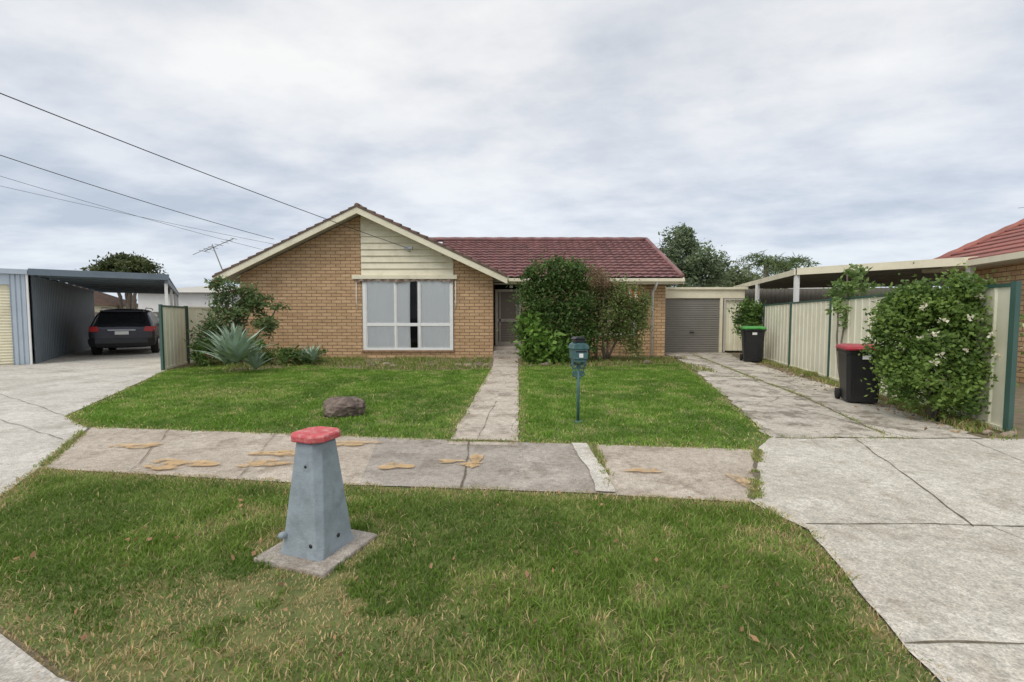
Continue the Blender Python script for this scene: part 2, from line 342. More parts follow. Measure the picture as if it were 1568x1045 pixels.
# ------------------------------------------------------------ grass
g1=np.array([.17,.275,.04]);g2=np.array([.31,.42,.10]);g3=np.array([.10,.18,.03]);dry=np.array([.66,.52,.28])
BX,BY=-1.33,3.05
def grow(name,poly,dens,h,w,dryf,edge=0.05,bright=1.,lean=.9,tint=(1,1,1)):
    P=np.array(poly);x0,y0=P.min(0)-.06;x1,y1=P.max(0)+.06
    n=int(dens*(x1-x0)*(y1-y0)); x=rng.uniform(x0,x1,n);y=rng.uniform(y0,y1,n)
    jx=x+(fbm(x,y,3.,1)-.5)*.16; jy=y+(fbm(x,y,3.,4)-.5)*.16
    d=segdist(jx,jy,poly+[poly[0]])
    k=(inpoly(jx,jy,poly)|(d<edge*fbm(x,y,5.,6)))&~((np.abs((x-BX)*.945-(y-BY)*.33)<.27)&(np.abs((x-BX)*.33+(y-BY)*.945)<.26))
    x=x[k];y=y[k];d=d[k]
    q=fbm(x,y,1.1,2);q2=fbm(x,y,3.7,7);q3=fbm(x,y,9.,11);dr=dryf(x,y,d,q,q2)
    keep=rng.random(len(x))>np.clip(dr,0,1)*.5+.35*np.clip((q3-.58)*4,0,1)
    x=x[keep];y=y[keep];q=q[keep];q2=q2[keep];q3=q3[keep];dr=dr[keep];d=d[keep];n=len(x)
    t=np.clip((q2-.5)*2.8+(q3-.5)*1.6+.45+rng.normal(size=n)*.28,0,1)[:,None]
    c=g1*(1-t)+g2*t; t2=np.clip((.52-q)*4,0,1)[:,None]; c=c*(1-t2*.6)+g3*t2*.6
    isd=rng.random(n)<dr; c[isd]=dry*(.6+.6*rng.random(isd.sum()))[:,None]
    c*=bright*(.75+.5*rng.random(n))[:,None]*np.array(tint)[None]
    hh=h*(.4+1.0*rng.random(n))*(.6+.8*q)*(1-.5*np.clip(dr,0,1)); ww=w*(.6+.8*rng.random(n))
    return blades(name,x,y,hh,ww,c,.003,lean)
def dv(x,y,d,q,q2):
    r=.06+.5*np.clip((q2-.56)*5,0,1)*np.clip((q-.42)*4,0,1)
    r+=.6*np.exp(-(d/.15)**2)
    r+=.85*np.exp(-(np.hypot(x-BX,y-BY)/.50)**4)*(q2>.40)
    r+=.9*np.clip(1.2-np.hypot((x+1.25)/1.1,(y-2.4)/.42),0,1)*(q2>.45)
    return r+.5*np.clip(2.35-y-.1*x,0,1)
def dl(x,y,d,q,q2):
    return .03+.45*np.exp(-(d/.1)**2)+.4*np.clip((q2-.58)*6,0,1)+.9*np.exp(-((x-4.3)**2/.12+(y-8.4)**2/.25))+.5*np.clip((13.4-np.abs(y-13.9)*2-12.8),0,1)+.5*np.exp(-((x+6)**2/.8+(y-9.5)**2/.4))
grow('verge_grass',verge,9000,.042,.0062,dv,lean=1.3)
grow('lawn_grass',lawnL,2200,.042,.012,dl,.08,1.05,1.2,(.88,1.03,.8))
grow('lawn_grass',lawnR,2400,.042,.012,dl,.08,1.05,1.2,(.88,1.03,.8))
def scatter_line(name,segs,n,wd,h,w,dr=.3,z=.01,lean=1.):
    X=[];Y=[]
    for (a,b,k) in segs:
        m=int(n*k);t=rng.random(m);x=a[0]+(b[0]-a[0])*t;y=a[1]+(b[1]-a[1])*t
        X.append(x+rng.normal(size=m)*wd);Y.append(y+rng.normal(size=m)*wd)
    x=np.concatenate(X);y=np.concatenate(Y);k=fbm(x,y,4.,9)>.42;x=x[k];y=y[k];n=len(x)
    t=rng.random(n)[:,None];c=g1*(1-t)+g2*t;i=rng.random(n)<dr;c[i]=dry*(.5+.6*rng.random(i.sum()))[:,None]
    return blades(name,x,y,h*(.4+rng.random(n)),np.full(n,w),c,z,lean)
scatter_line('joint_weeds',[((1.0,5.58),(.93,4.02),1),((2.93,5.35),(2.1,3.85),2),((2.1,3.85),(2.0,2.6),.8),((-4.95,4.7),(-6.1,6.5),1.2),((-7.1,7.2),(-6.1,6.5),.7),((3.5,5.88),(5.2,5.84),.25),((-.8,5.75),(.1,5.7),.4),((5,6),(5.8,9),.4),((5.8,9),(6.3,12),1.),((6.3,12),(7.6,19),2.),((5.0,12),(7.7,12),.4)],1100,.03,.035,.008,.4)
scatter_line('fence_weeds',[((6.4,5.9),(7.05,8.4),1),((7.1,8.6),(8.6,14),1),((6.9,6.5),(7.3,8.5),.6),((8.4,14),(9.3,17.5),.6),((7.9,12.2),(8.3,12.4),.8)],2600,.12,.09,.012,.4)
def bedgrow():
    n=26000;x=rng.uniform(-10.4,6.6,n);y=rng.uniform(12.9,17.5,n)
    k=(~inpoly(x,y,lawnL))&(~inpoly(x,y,lawnR))&~((x>-.75)&(x<.3))&(fbm(x,y,1.3,12)>.34)&~((x>5.9)&(y<17))&(x>-10.3+(y<13.5)*.8);x=x[k];y=y[k];n=len(x)
    t=rng.random(n)[:,None];c=(g1*(1-t)+g2*t)*.85;i=rng.random(n)<.3;c[i]=dry*(.45+.5*rng.random(i.sum()))[:,None]
    blades('garden_bed_weeds',x,y,.12*(.3+rng.random(n)),np.full(n,.022),c,.003,1.)
bedgrow()
n=70;x=rng.uniform(-3.5,1.9,n);y=rng.uniform(2.0,4.0,n);k=inpoly(x,y,verge);x=x[k];y=y[k]
leaves('fallen_leaves',np.stack([x,y,np.full(len(x),.04)],1),.045,.025,np.array([.42,.24,.14])*(.6+.9*rng.random(len(x)))[:,None],M['petal'],None,.0)
n=400;t=rng.random(n);x=6.2+2.3*t+rng.normal(size=n)*.25;y=6.2+9*t+rng.normal(size=n)*.2
leaves('leaf_litter',np.stack([x,y,np.full(n,.028)],1),.06,.035,np.array([.35,.24,.13])*(.5+1.*rng.random(n))[:,None],M['petal'],None,.0)
def rock(name,c,s,mat,parent=None,sub=3,seed=0):
    import bmesh
    bm=bmesh.new(); bmesh.ops.create_icosphere(bm,subdivisions=sub,radius=1)
    r=random.Random(seed); ds=[Vector((r.gauss(0,1),r.gauss(0,1),r.gauss(0,1))).normalized() for _ in range(9)]; hs=[r.uniform(.62,.9) for _ in ds]
    for v in bm.verts:
        for d,h in zip(ds,hs):
            k=v.co.dot(d)
            if k>h: v.co-=d*(k-h)*.9
        v.co*=1+.05*r.uniform(-1,1)
        v.co=Vector((v.co.x*s[0],v.co.y*s[1],max(v.co.z,-.4)*s[2]))+Vector(c)
    me=bpy.data.meshes.new(name); bm.to_mesh(me); bm.free(); return obj(name,me,mat,parent)
rock('lawn_rock',(-2.72,7.3,.10),(.38,.27,.23),M['rock'],sub=4,seed=3)
gb=empty('garden_edging_stones')
for k,(x,w,h) in enumerate([(-4.5,.16,.07),(-4.1,.2,.09),(-3.75,.14,.06),(-2.6,.13,.05),(-1.75,.15,.08),(-1.42,.18,.09),(-1.05,.12,.1),(-.85,.1,.08)]):
    rock('stone_%d'%(k+1),(x,14.6+.2*math.sin(k*2.3),.04),(w,.12,h),M['lrock'] if k%3 else M['rock'],gb,2,k+10)
for k2,(x,y) in enumerate([(1.1,14.7),(4.6,15.4),(6.3,17.2)]): rock('stone_%d'%(k2+12),(x,y,.04),(.17,.12,.1),M['rock'],gb,2,k2+50)
for k2,(x,y) in enumerate([(6.55,5.95),(6.7,6.05),(6.45,6.1),(7.75,12.1),(7.6,12.4)]): rock('stone_%d'%(k2+20),(x,y,.03),(.07,.06,.05),M['lrock'],gb,2,k2+70)

# ------------------------------------------------------------ brick house
H=empty('brick_house')
def tiles(name,p0,al,L,upv,S,mat,parent,course=.34,per=.30,amp=.03,step=.035):
    p0=Vector(p0);al=Vector(al).normalized();upv=Vector(upv).normalized();nr=al.cross(upv)
    if nr.z<0: nr=-nr
    nx=int(L/(per/6));lines=[];r=0
    while r*course<S:
        lines.append((r*course,step)); lines.append((min((r+1)*course,S),0)); r+=1
    v=[];f=[]
    for (s,h) in lines:
        for i in range(nx+1):
            u=L*i/nx; hh=h+amp*abs(math.sin(math.pi*u/per))+.004*random.uniform(-1,1)
            v.append(p0+al*u+upv*s+nr*hh)
    for j in range(len(lines)-1):
        for i in range(nx):
            a=j*(nx+1)+i; f.append((a,a+1,a+nx+2,a+nx+1))
    return mk(name,v,f,mat,parent)
PX,PZ=-5.72,5.66; EL,ER,EZ=-11.05,-.22,3.10
sl=(PZ-EZ)/(PX-EL); slr=(PZ-EZ)/(ER-PX)
def zr(x): return PZ-(PX-x)*sl if x<PX else PZ-(x-PX)*slr
Yf=17.6
def wt(x): return zr(x)-.17
xzpoly('front_wall_left',[(-10.46,-.02),(-5.78,-.02),(-5.78,wt(-5.78)),(-10.46,wt(-10.46))],Yf,Yf+.24,M['brick'],H)
xzpoly('front_wall_right',[(-2.25,-.02),(-.74,-.02),(-.74,wt(-.74)),(-2.25,wt(-2.25))],Yf,Yf+.24,M['brick'],H)
xzpoly('wall_below_window',[(-5.78,-.02),(-2.25,-.02),(-2.25,.22),(-5.78,.22)],Yf,Yf+.24,M['brick'],H)
box('window_sill',-5.80,-2.23,Yf-.05,Yf+.2,.22,.31,M['bricksill'],H,.01)
box('wall_left',-10.46,-10.22,Yf+.24,28,-.02,3.1,M['brick'],H)
box('wall_entry_side',-.98,-.74,Yf+.24,19.2,-.02,3.0,M['brick'],H)
z=3.2;V=[];F=[]
while z<PZ-.2:
    z1=z+.245
    def cut(zz): 
        l=-5.78; r=-2.25
        xr=PX+(PZ-.17-zz)/slr; xl=PX-(PZ-.17-zz)/sl
        return max(l,xl),min(r,xr)
    l0,r0=cut(z);l1,r1=cut(min(z1,PZ-.18)); zt=min(z1,PZ-.18)
    if r0<=l0: break
    b=len(V)
    V+= [(l0,Yf-.06,z),(r0,Yf-.06,z),(max(r1,l1+.001),Yf-.005,zt),(l1,Yf-.005,zt),(l0,Yf,z),(r0,Yf,z)]
    F+=[(b,b+1,b+2,b+3),(b,b+4,b+5,b+1)]
    z=z1
mk('gable_weatherboards',V,F,M['cream'],H)
xzpoly('gable_backing',[(-5.78,3.05),(-2.25,3.05),(-2.25,wt(-2.25)),(-5.72,wt(-5.72))],Yf+.02,Yf+.2,M['cream'],H)
S=math.hypot(PX-EL,PZ-EZ);SR=math.hypot(ER-PX,PZ-EZ)
tiles('roof_tiles_west',(EL,17.0,EZ),(0,1,0),11,(PX-EL,0,PZ-EZ),S,M['tileb'],H)
tiles('roof_tiles_east',(ER,17.0,EZ),(0,1,0),11,(PX-ER,0,PZ-EZ),SR,M['tileb'],H)
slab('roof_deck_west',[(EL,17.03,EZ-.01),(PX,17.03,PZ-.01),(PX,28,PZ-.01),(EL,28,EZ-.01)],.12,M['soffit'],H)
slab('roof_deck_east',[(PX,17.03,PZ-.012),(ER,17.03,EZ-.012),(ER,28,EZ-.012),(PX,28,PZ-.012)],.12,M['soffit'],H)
for nm,a,b in (('barge_board_west',(EL-.05,zr(EL)-.03),(PX,PZ)),('barge_board_east',(PX,PZ),(ER+.05,zr(ER)-.03))):
    xzpoly(nm,[(a[0],a[1]-.25),(b[0],b[1]-.25),(b[0],b[1]-.02),(a[0],a[1]-.02)],16.96,17.02,M['cream'],H)
    xzpoly(nm.replace('board','capping'),[(a[0],a[1]-.015),(b[0],b[1]-.015),(b[0],b[1]+.045),(a[0],a[1]+.045)],16.93,17.2,M['tileb'],H)
for s,(a,b) in enumerate((((EL,EZ),(PX,PZ)),((ER,EZ),(PX,PZ)))):
    n=17
    for i in range(n):
        u=i/n;x=a[0]+(b[0]-a[0])*u;zz=a[1]+(b[1]-a[1])*u;u2=(i+1.05)/n;x2=a[0]+(b[0]-a[0])*u2;z2=a[1]+(b[1]-a[1])*u2
        tube('verge_tile_%d'%(s*20+i+1),[(x,17.08,zz+.055),(x2,17.08,z2+.025)],[.075,.06],M['tileb'],H,8)
tube('ridge_cap_front',[(PX,17.0+.34*i,PZ+.04+.015*(i%2)) for i in range(32)],.10,M['tileb'],H)
W0,W1,Z0,Z1=-5.62,-2.40,.31,3.0
yw=Yf+.0
def bar(n_,x0,x1,z0,z1,y0=None,y1=None,m='white'): box(n_,x0,x1,yw-.04 if y0 is None else y0,yw+.05 if y1 is None else y1,z0,z1,M[m],H,.006)
bar('window_frame_left',W0-.13,W0,Z0,Z1+.05);bar('window_frame_right',W1,W1+.13,Z0,Z1+.05)
bar('window_frame_bottom',W0,W1,Z0,Z0+.09);bar('window_frame_top',W0,W1,Z1-.04,Z1+.05)
mx1,mx2=-4.50,-3.58
bar('mullion_left',mx1-.035,mx1+.035,Z0+.09,Z1-.04);bar('mullion_right',mx2-.035,mx2+.035,Z0+.09,Z1-.04)
for i,(a,b) in enumerate(((W0,mx1-.035),(mx1+.035,mx2-.035),(mx2+.035,W1))):
    bar('transom_%d'%(i+1),a,b,1.24,1.36,yw-.03,yw+.04)
    box('sash_rail_%d'%(i+1),a+.0,a+.035,yw-.02,yw+.03,Z0+.09,Z1-.04,M['white'],H)
for i,(a,b,c,d) in enumerate(((W0,W1,Z0+.09,1.24),(W0,W1,1.36,Z1-.04))):
    mk('window_pane_%d'%(i+1),[(a,yw+.0,c),(b,yw+.0,c),(b,yw+.0,d),(a,yw+.0,d)],[(0,1,2,3)],M['glass'],H)
def curtain(nm,a,b,z0,z1,y,seed,pinch=0,amp=.012):
    r=random.Random(seed);n=110;v=[];f=[]
    ph=[r.uniform(0,6) for _ in range(3)]
    rows=6
    for j in range(rows+1):
        w=j/rows
        for i in range(n+1):
            u=i/n;s=(math.sin(u*(b-a)*26+ph[0])*.5+math.sin(u*(b-a)*15+ph[1])*.5+.15*math.sin(u*60+ph[2]))*(amp-.2*amp*w)
            xx=a+(b-a)*u
            if pinch: xx=a+(b-a)*u*(1-pinch*math.sin(math.pi*(1-w))*.5)
            v.append((xx,y+s,z0+(z1-z0)*w))
    for j in range(rows):
        for i in range(n): q=j*(n+1)+i; f.append((q,q+1,q+n+2,q+n+1))
    mk(nm,v,f,M['curtain'],H,True)
curtain('curtain_left',-5.61,-3.93,.40,2.96,yw+.035,1,.02);curtain('curtain_right',-3.66,-2.41,.40,2.96,yw+.035,2)
box('room_dark_panel',-5.76,-2.28,18.6,18.7,.2,3.1,M['dark'],H)  # flat panel, darkness of the unlit room put into its colour
box('window_header',-6.12,-2.10,Yf-.12,Yf-.002,3.04,3.20,M['cream'],H,.012)
v=[];f=[];n=120
for i in range(n+1):
    u=i/n;x=-6.0+3.75*u;dz=.04+.05*abs(math.sin(u*math.pi*16))+.14*max(0,vn(x,0,2.3,20)-.5)
    y=Yf-.09+.02*math.sin(u*70); v+=[(x,y,3.05),(x,y-.005,3.05-dz)]
for i in range(n): f.append((2*i,2*i+2,2*i+3,2*i+1))
M['pelmet']=simple('faded_awning_canvas',(.22,.15,.12),.9,.6,4,dirt=(.5,.42,.36),dirts=5,bs=0)
mk('awning_remnant',v,f,M['pelmet'],H)
tube('awning_arm_left',[(-5.98,Yf-.04,3.0),(-5.98,Yf-.07,2.2),(-5.94,Yf-.03,1.9)],.014,M['white'],H);tube('awning_arm_right',[(-2.16,Yf-.04,3.0),(-2.16,Yf-.07,2.2),(-2.2,Yf-.03,1.9)],.014,M['white'],H)
box('service_bracket',-4.12,-3.8,Yf-.12,Yf-.061,4.18,4.26,M['alu'],H);tube('service_hook',[(-4.0,Yf-.05,4.2),(-4.0,Yf-.25,4.15),(-3.85,Yf-.2,4.05)],.02,M['alu'],H)
XR=6.25;YR=18.6
xzpoly('right_wall',[(.42,-.02),(XR,-.02),(XR,3.0),(.42,3.0)],YR,YR+.24,M['brick'],H)
box('right_end_wall',XR-.24,XR,YR+.24,28,-.02,3.05,M['brick'],H)
mk('east_gable_wall',[(XR-.12,18.3,3.04),(XR-.12,27.7,3.04),(XR-.12,23,5.25)],[(0,1,2)],M['brick'],H)
box('back_wall',-10.46,XR,27.8,28,-.02,3.0,M['brick'],H)
RZ=5.40;RE=3.10
SS=math.hypot(5,RZ-RE)
tiles('roof_tiles_south',(-3.4,18.0,RE),(1,0,0),10.1,(0,5,RZ-RE),SS,M['tile'],H,.38,.32,.03,.075)
tiles('roof_tiles_north',(-3.4,28.0,RE),(1,0,0),10.1,(0,-5,RZ-RE),SS,M['tile'],H)
slab('roof_deck_south',[(-3,18.03,RE-.01),(6.68,18.03,RE-.01),(6.68,23,RZ-.01),(-3,23,RZ-.01)],.12,M['soffit'],H)
slab('roof_deck_north',[(-3,23,RZ-.012),(6.68,23,RZ-.012),(6.68,28,RE-.012),(-3,28,RE-.012)],.12,M['soffit'],H)
tube('ridge_cap_main',[(-5.5+.38*i,23,RZ+.05+.02*(i%2)) for i in range(33)],.12,M['tile'],H)
tube('ridge_cap_east',[(6.7,18.0+5*i/14,RE+.08+(RZ-RE)*i/14+.015*(i%2)) for i in range(15)],.10,M['tile'],H)
mk('barge_board_right',[(6.72,17.95,RE-.22),(6.72,23,RZ-.22),(6.72,23,RZ+.03),(6.72,17.95,RE+.03),(6.76,17.95,RE-.22),(6.76,23,RZ-.22),(6.76,23,RZ+.03),(6.76,17.95,RE+.03)],[(0,1,2,3),(7,6,5,4),(0,4,5,1),(3,2,6,7),(0,3,7,4)],M['cream'],H)
box('gutter_right',-.18,6.76,17.86,17.98,2.97,3.10,M['cream'],H,.02)
box('fascia_right',-.18,6.72,17.98,18.01,2.90,3.08,M['cream'],H)
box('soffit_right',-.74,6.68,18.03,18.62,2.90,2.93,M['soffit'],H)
tube('downpipe',[(5.70,17.95,2.98),(5.70,18.2,2.75),(5.70,18.52,2.6),(5.70,18.52,.02)],.055,M['white'],H)
box('gutter_east',-.26,-.14,17.02,17.86,2.98,3.10,M['cream'],H)
box('bedroom_window_dark',2.9,5.0,YR-.02,YR-.004,.9,2.75,M['carglass'],H)
for i,(a,b,c,d) in enumerate(((2.85,2.95,.85,2.8),(4.95,5.05,.85,2.8),(3.88,3.96,.85,2.8),(2.95,4.95,.85,.93),(2.95,4.95,2.72,2.8))): box('bedroom_window_bar_%d'%(i+1),a,b,YR-.06,YR-.021,c,d,M['white'],H)
mk('striped_awning',[(3.0,18.45,2.92),(5.1,18.45,2.92),(5.1,18.08,2.35),(3.0,18.08,2.35),(5.1,18.07,2.22),(3.0,18.07,2.22)],[(0,1,2,3),(3,2,4,5)],M['stripe'],H)
box('entry_wall',-.74,.66,19.2,19.3,0,3.0,M['dark'],H)  # near-black backing behind the screen door
box('porch_slab',-.735,.415,17.9,19.2,.0,.42,M['foot'],H,.02)
box('entry_step_upper',-.72,.40,17.55,17.9,.0,.28,M['foot'],H,.02)
box('entry_step_lower',-.72,.38,17.2,17.55,.0,.15,M['foot'],H,.02)
box('door_screen',-.58,.28,18.70,18.73,.5,2.62,M['mesh'],H)
for i,(a,b,c,d) in enumerate(((-.68,-.58,.42,2.72),(.28,.38,.42,2.72),(-.58,.28,2.62,2.72),(-.58,.28,.42,.58),(-.58,.28,1.40,1.52),(-.52,-.46,.58,2.62),(.17,.23,.58,2.62))): box('door_frame_%d'%(i+1),a,b,18.65,18.699,c,d,M['soffit' if i<3 else 'door'],H)
for i in range(7): box('door_scroll_bar_%d'%(i+1),-.46,.17,18.685,18.697,.68+.1*i,.69+.1*i,M['door'],H)
box('entry_side_panel',.425,.44,18.62,19.2,.42,3.0,M['cream'],H)
box('entry_light',-.1,.04,18.6,18.68,2.78,2.88,M['white'],H)

# ------------------------------------------------------------ corrugated things
def corr(name,p0,p1,z0,z1,mat,parent,pitch=.2,depth=.03,rib=.35):
    p0=np.array(p0,float);p1=np.array(p1,float);L=np.linalg.norm(p1-p0);d=(p1-p0)/L;nr=np.array([-d[1],d[0]]);s=0;pr=[]
    while s<L:
        for a,o in ((0,0),(rib*.35,depth),(rib*.65,depth),(rib,0)):
            if s+a*pitch<=L: pr.append((s+a*pitch,o))
        s+=pitch
    pr.append((L,0)); v=[];f=[]
    for s,o in pr:
        q=p0+d*s+nr*o; v+=[(q[0],q[1],z0),(q[0],q[1],z1)]
    for i in range(len(pr)-1): f.append((2*i,2*i+2,2*i+3,2*i+1))
    return mk(name,v,f,mat,parent)
def beam(name,a,b,w,z0,z1,mat,parent):
    a=np.array(a,float);b=np.array(b,float);d=(b-a)/np.linalg.norm(b-a);nr=np.array([-d[1],d[0]])*w/2
    c=[a-nr,b-nr,b+nr,a+nr]
    return slab(name,[(p[0],p[1],z1) for p in c],z1-z0,mat,parent)
def fence(name,pts,h,mat,post,parent=None,capm=None):
    F_=empty(name)
    for i in range(len(pts)-1):
        a,b=pts[i],pts[i+1]
        corr('panel_%d'%(i+1),a,b,.04,h-.03,mat,F_,.30,.016,.25)
        beam('top_rail_%d'%(i+1),a,b,.05,h-.03,h+.02,capm or mat,F_); beam('bottom_rail_%d'%(i+1),a,b,.05,.02,.08,mat,F_)
    for i,p in enumerate(pts): box('post_%d'%(i+1),p[0]-.035,p[0]+.035,p[1]-.035,p[1]+.035,0,h+.04,M[post],F_)
    return F_
fx=lambda y:6.79+.2475*(y-6.2)
fence('metal_fence',[(fx(y),y) for y in (6.15,8.9,11.6,14.4,17.1,19.9)],2.04,M['fence'],'green',capm=M['green'])
fence('metal_fence',[(-10.4,13.5),(-11.1,15.5)],1.93,M['fence'],'green',capm=M['green'])
fence('metal_fence',[(-11.1,15.55),(-10.5,17.75)],1.93,M['fence'],'green')
fence('metal_fence',[(-11.3,15.6),(-13.4,18.8)],1.9,M['fence'],'green')
G=empty('garage')
box('lintel',6.5,10.3,20.2,20.26,2.42,2.80,M['cream'],G,.01)
box('capping',6.4,10.4,20.12,20.3,2.80,2.90,M['cream'],G,.01)
mk('roof',[(6.4,20.3,2.86),(10.4,20.3,2.86),(10.4,27,2.95),(6.4,27,2.95)],[(0,1,2,3)],M['soffit'],G)
box('jamb_left',6.62,6.78,20.2,20.3,0,2.42,M['brick'],G);box('jamb_right',9.22,9.34,20.2,20.3,0,2.42,M['cream'],G)
v=[];f=[];n=30*4
for i in range(n+1):
    zz=2.42*i/n; o=.014*math.sin(2*math.pi*i/4+.4)
    v+=[(6.78,20.27+o,zz),(9.22,20.27+o,zz)]
for i in range(n): f.append((2*i,2*i+1,2*i+3,2*i+2))
mk('roller_door',v,f,M['rollgrey'],G,False)
box('door_handle',7.9,8.1,20.2,20.24,.9,.95,M['black'],G)
corr('side_wall',(10.35,20.3),(10.35,27),0,2.85,M['fence'],G)
SG=empty('side_gate')
corr('gate_panel',(9.38,20.2),(10.3,20.2),.1,2.35,M['fence'],SG,.22,.03)
box('gate_frame_left',9.36,9.42,20.1,20.18,.05,2.4,M['soffit'],SG);box('gate_frame_right',10.26,10.32,20.1,20.18,.05,2.4,M['soffit'],SG);box('gate_frame_top',9.42,10.26,20.1,20.18,2.34,2.4,M['soffit'],SG)
R=empty('neighbour_carport')
C0=(9.25,14.9);C1=(11.3,23.2);C2=(20,21);C3=(12.3,11.9)
slab('roof',[(C0[0],C0[1],3.16),(C3[0],C3[1],3.16),(C2[0],C2[1],3.2),(C1[0],C1[1],3.1)],.04,M['darkblue'],R)
beam('front_fascia',(C0[0],C0[1]-.03),(C3[0],C3[1]-.03),.05,2.96,3.18,M['cream'],R)
beam('side_fascia',(C0[0]-.05,C0[1]),(C1[0]-.05,C1[1]),.05,2.96,3.14,M['cream'],R)
for i in range(7):
    u=(i+.5)/7; a=(C0[0]+(C1[0]-C0[0])*u,C0[1]+(C1[1]-C0[1])*u); b=(C3[0]+(C2[0]-C3[0])*u,C3[1]+(C2[1]-C3[1])*u)
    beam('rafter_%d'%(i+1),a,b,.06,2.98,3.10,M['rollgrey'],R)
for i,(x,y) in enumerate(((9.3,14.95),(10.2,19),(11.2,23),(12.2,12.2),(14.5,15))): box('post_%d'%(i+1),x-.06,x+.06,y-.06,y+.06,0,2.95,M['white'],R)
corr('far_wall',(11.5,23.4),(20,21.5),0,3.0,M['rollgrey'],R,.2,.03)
NH=empty('neighbour_house')
Nn=(10.95,7.6);Fn=(12.5,13.9);Bn=(22,11.4);An=(20.4,5.2);R1=(16.0,12.1,5.2);R2=(15.0,7.6,5.2)
v=[(*Nn,3.1),(*Fn,3.1),(*Bn,3.1),(*An,3.1),R1,R2,(18.5,9.5,5.3)]
mk('hip_roof',v,[(0,5,4,1),(1,4,2),(4,5,3,2),(0,3,5)],M['redtile'],NH)
def lerp3(a,b,t): return tuple(a[i]+(b[i]-a[i])*t for i in range(3))
for i in range(14):
    t=i/14; 
    a=lerp3(v[0],v[5],t); b=lerp3(v[1],v[4],t); tube('tile_course_%d'%(i+1),[(a[0],a[1],a[2]+.01),(b[0],b[1],b[2]+.01)],.035,M['redtile'],NH,6)
    c=lerp3(v[1],v[4],t); d=lerp3(v[2],v[4],t); tube('tile_course_%d'%(i+21),[(c[0],c[1],c[2]+.01),(d[0],d[1],d[2]+.01)],.035,M['redtile'],NH,6)
tube('hip_cap',[lerp3(v[1],v[4],i/20) for i in range(21)],[.11+.02*(i%2) for i in range(21)],M['redtile'],NH)
beam('gutter_west',Nn,Fn,.12,2.94,3.09,M['cream'],NH);beam('gutter_north',Fn,Bn,.12,2.94,3.09,M['cream'],NH)
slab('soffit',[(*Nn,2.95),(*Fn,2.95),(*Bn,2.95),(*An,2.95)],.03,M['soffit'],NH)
w=[(11.6,8.1),(13.1,13.2),(21.5,10.9),(20,5.8)]
for i in range(4): beam('wall_%d'%(i+1),w[i],w[(i+1)%4],.2,0,2.92,M['brick'],NH)
th=math.radians(34.8)
LG=empty('neighbour_garage',(-16.1,15.2,0),th)
v=[];f=[];n=28*4
for i in range(n+1):
    zz=2.65*i/n; o=.016*math.sin(2*math.pi*i/4); v+=[(-3.6,.08+o,zz),(-.42,.08+o,zz)]
for i in range(n): f.append((2*i,2*i+1,2*i+3,2*i+2))
mk('roller_door',v,f,M['cream'],LG)
box('lintel',-4.2,-.42,0,.12,2.65,3.0,M['bluegrey'],LG)
corr('pillar_cladding',(-.42,0),(-.0,0),0,3.0,M['bluegrey'],LG,.12,.03)
box('corner_flashing',-.03,.02,-.04,.03,0,3.02,M['white'],LG)
box('fascia',-4.3,.03,-.09,-.03,3.0,3.17,M['bluegrey'],LG,.01)
box('left_wall',-4.3,-4.2,0,9,0,3.0,M['bluegrey'],LG);box('back_wall',-4.2,0,8.9,9,0,3.0,M['bluegrey'],LG)
slab('roof',[(-4.3,-.03,3.15),(.0,-.03,3.15),(.0,9,3.0),(-4.3,9,3.0)],.03,M['darkblue'],LG)
LC=empty('neighbour_carport',(-16.1,15.2,0),th)
corr('side_wall',(.08,.1),(.08,11.5),0,3.0,M['darkblue'],LC,.25,.03)
slab('roof',[(.05,-.05,3.17),(3.75,-.05,3.17),(3.75,13.5,3.12),(.05,13.5,3.12)],.04,M['darkblue'],LC)
box('front_fascia',.05,3.78,-.12,-.06,2.98,3.2,M['darkblue'],LC,.01)
for i in range(9): box('purlin_%d'%(i+1),.1,3.7,.8+1.5*i,.9+1.5*i,2.98,3.09,M['darkblue'],LC)
box('side_beam',3.64,3.74,-.05,13.5,2.86,3.08,M['darkblue'],LC)
for i,yy in enumerate((.1,4.5,9,13.3)): box('post_%d'%(i+1),3.62,3.72,yy-.05,yy+.05,0,2.86,M['white'],LC)
# ------------------------------------------------------------ car
ux,uy=math.cos(th),math.sin(th);dx_,dy_=-math.sin(th),math.cos(th)
cu,cd=2.05,2.9
CAR=empty('parked_car',(-16.1+ux*cu+dx_*cd,15.2+uy*cu+dy_*cd,.014),th-.04,1.16)
def sec(y,wb,zb,wm,zm,wbelt,zbelt,wr,zr_,zt):
    h=[(wb*.92,zb),(wb,zb+.08),(wm,zm),(wbelt,zbelt),((wbelt+wr)/2,(zbelt+zr_)/2+.01),(wr,zr_),(wr*.6,zt-.008),(wr*.2,zt)]
    return [(x,y,z) for x,z in h]+[(-x,y,z) for x,z in reversed(h)]
secs=[sec(.0,.80,.40,.86,.72,.82,1.0,.70,1.02,1.03),sec(.06,.86,.30,.92,.72,.88,1.02,.74,1.06,1.07),sec(.16,.88,.26,.94,.72,.90,1.03,.76,1.20,1.22),sec(.34,.90,.24,.945,.72,.90,1.03,.70,1.52,1.56),
 sec(.5,.90,.24,.945,.72,.90,1.03,.69,1.60,1.64),sec(1.2,.90,.24,.945,.72,.90,1.03,.69,1.64,1.69),sec(2.4,.90,.24,.945,.72,.90,1.02,.68,1.62,1.67),sec(3.0,.90,.24,.94,.72,.89,1.01,.66,1.44,1.48),sec(3.55,.90,.24,.93,.72,.88,1.0,.76,1.08,1.10),sec(4.2,.86,.26,.90,.68,.82,.9,.70,.95,.97),sec(4.5,.74,.34,.78,.6,.7,.78,.55,.80,.81)]
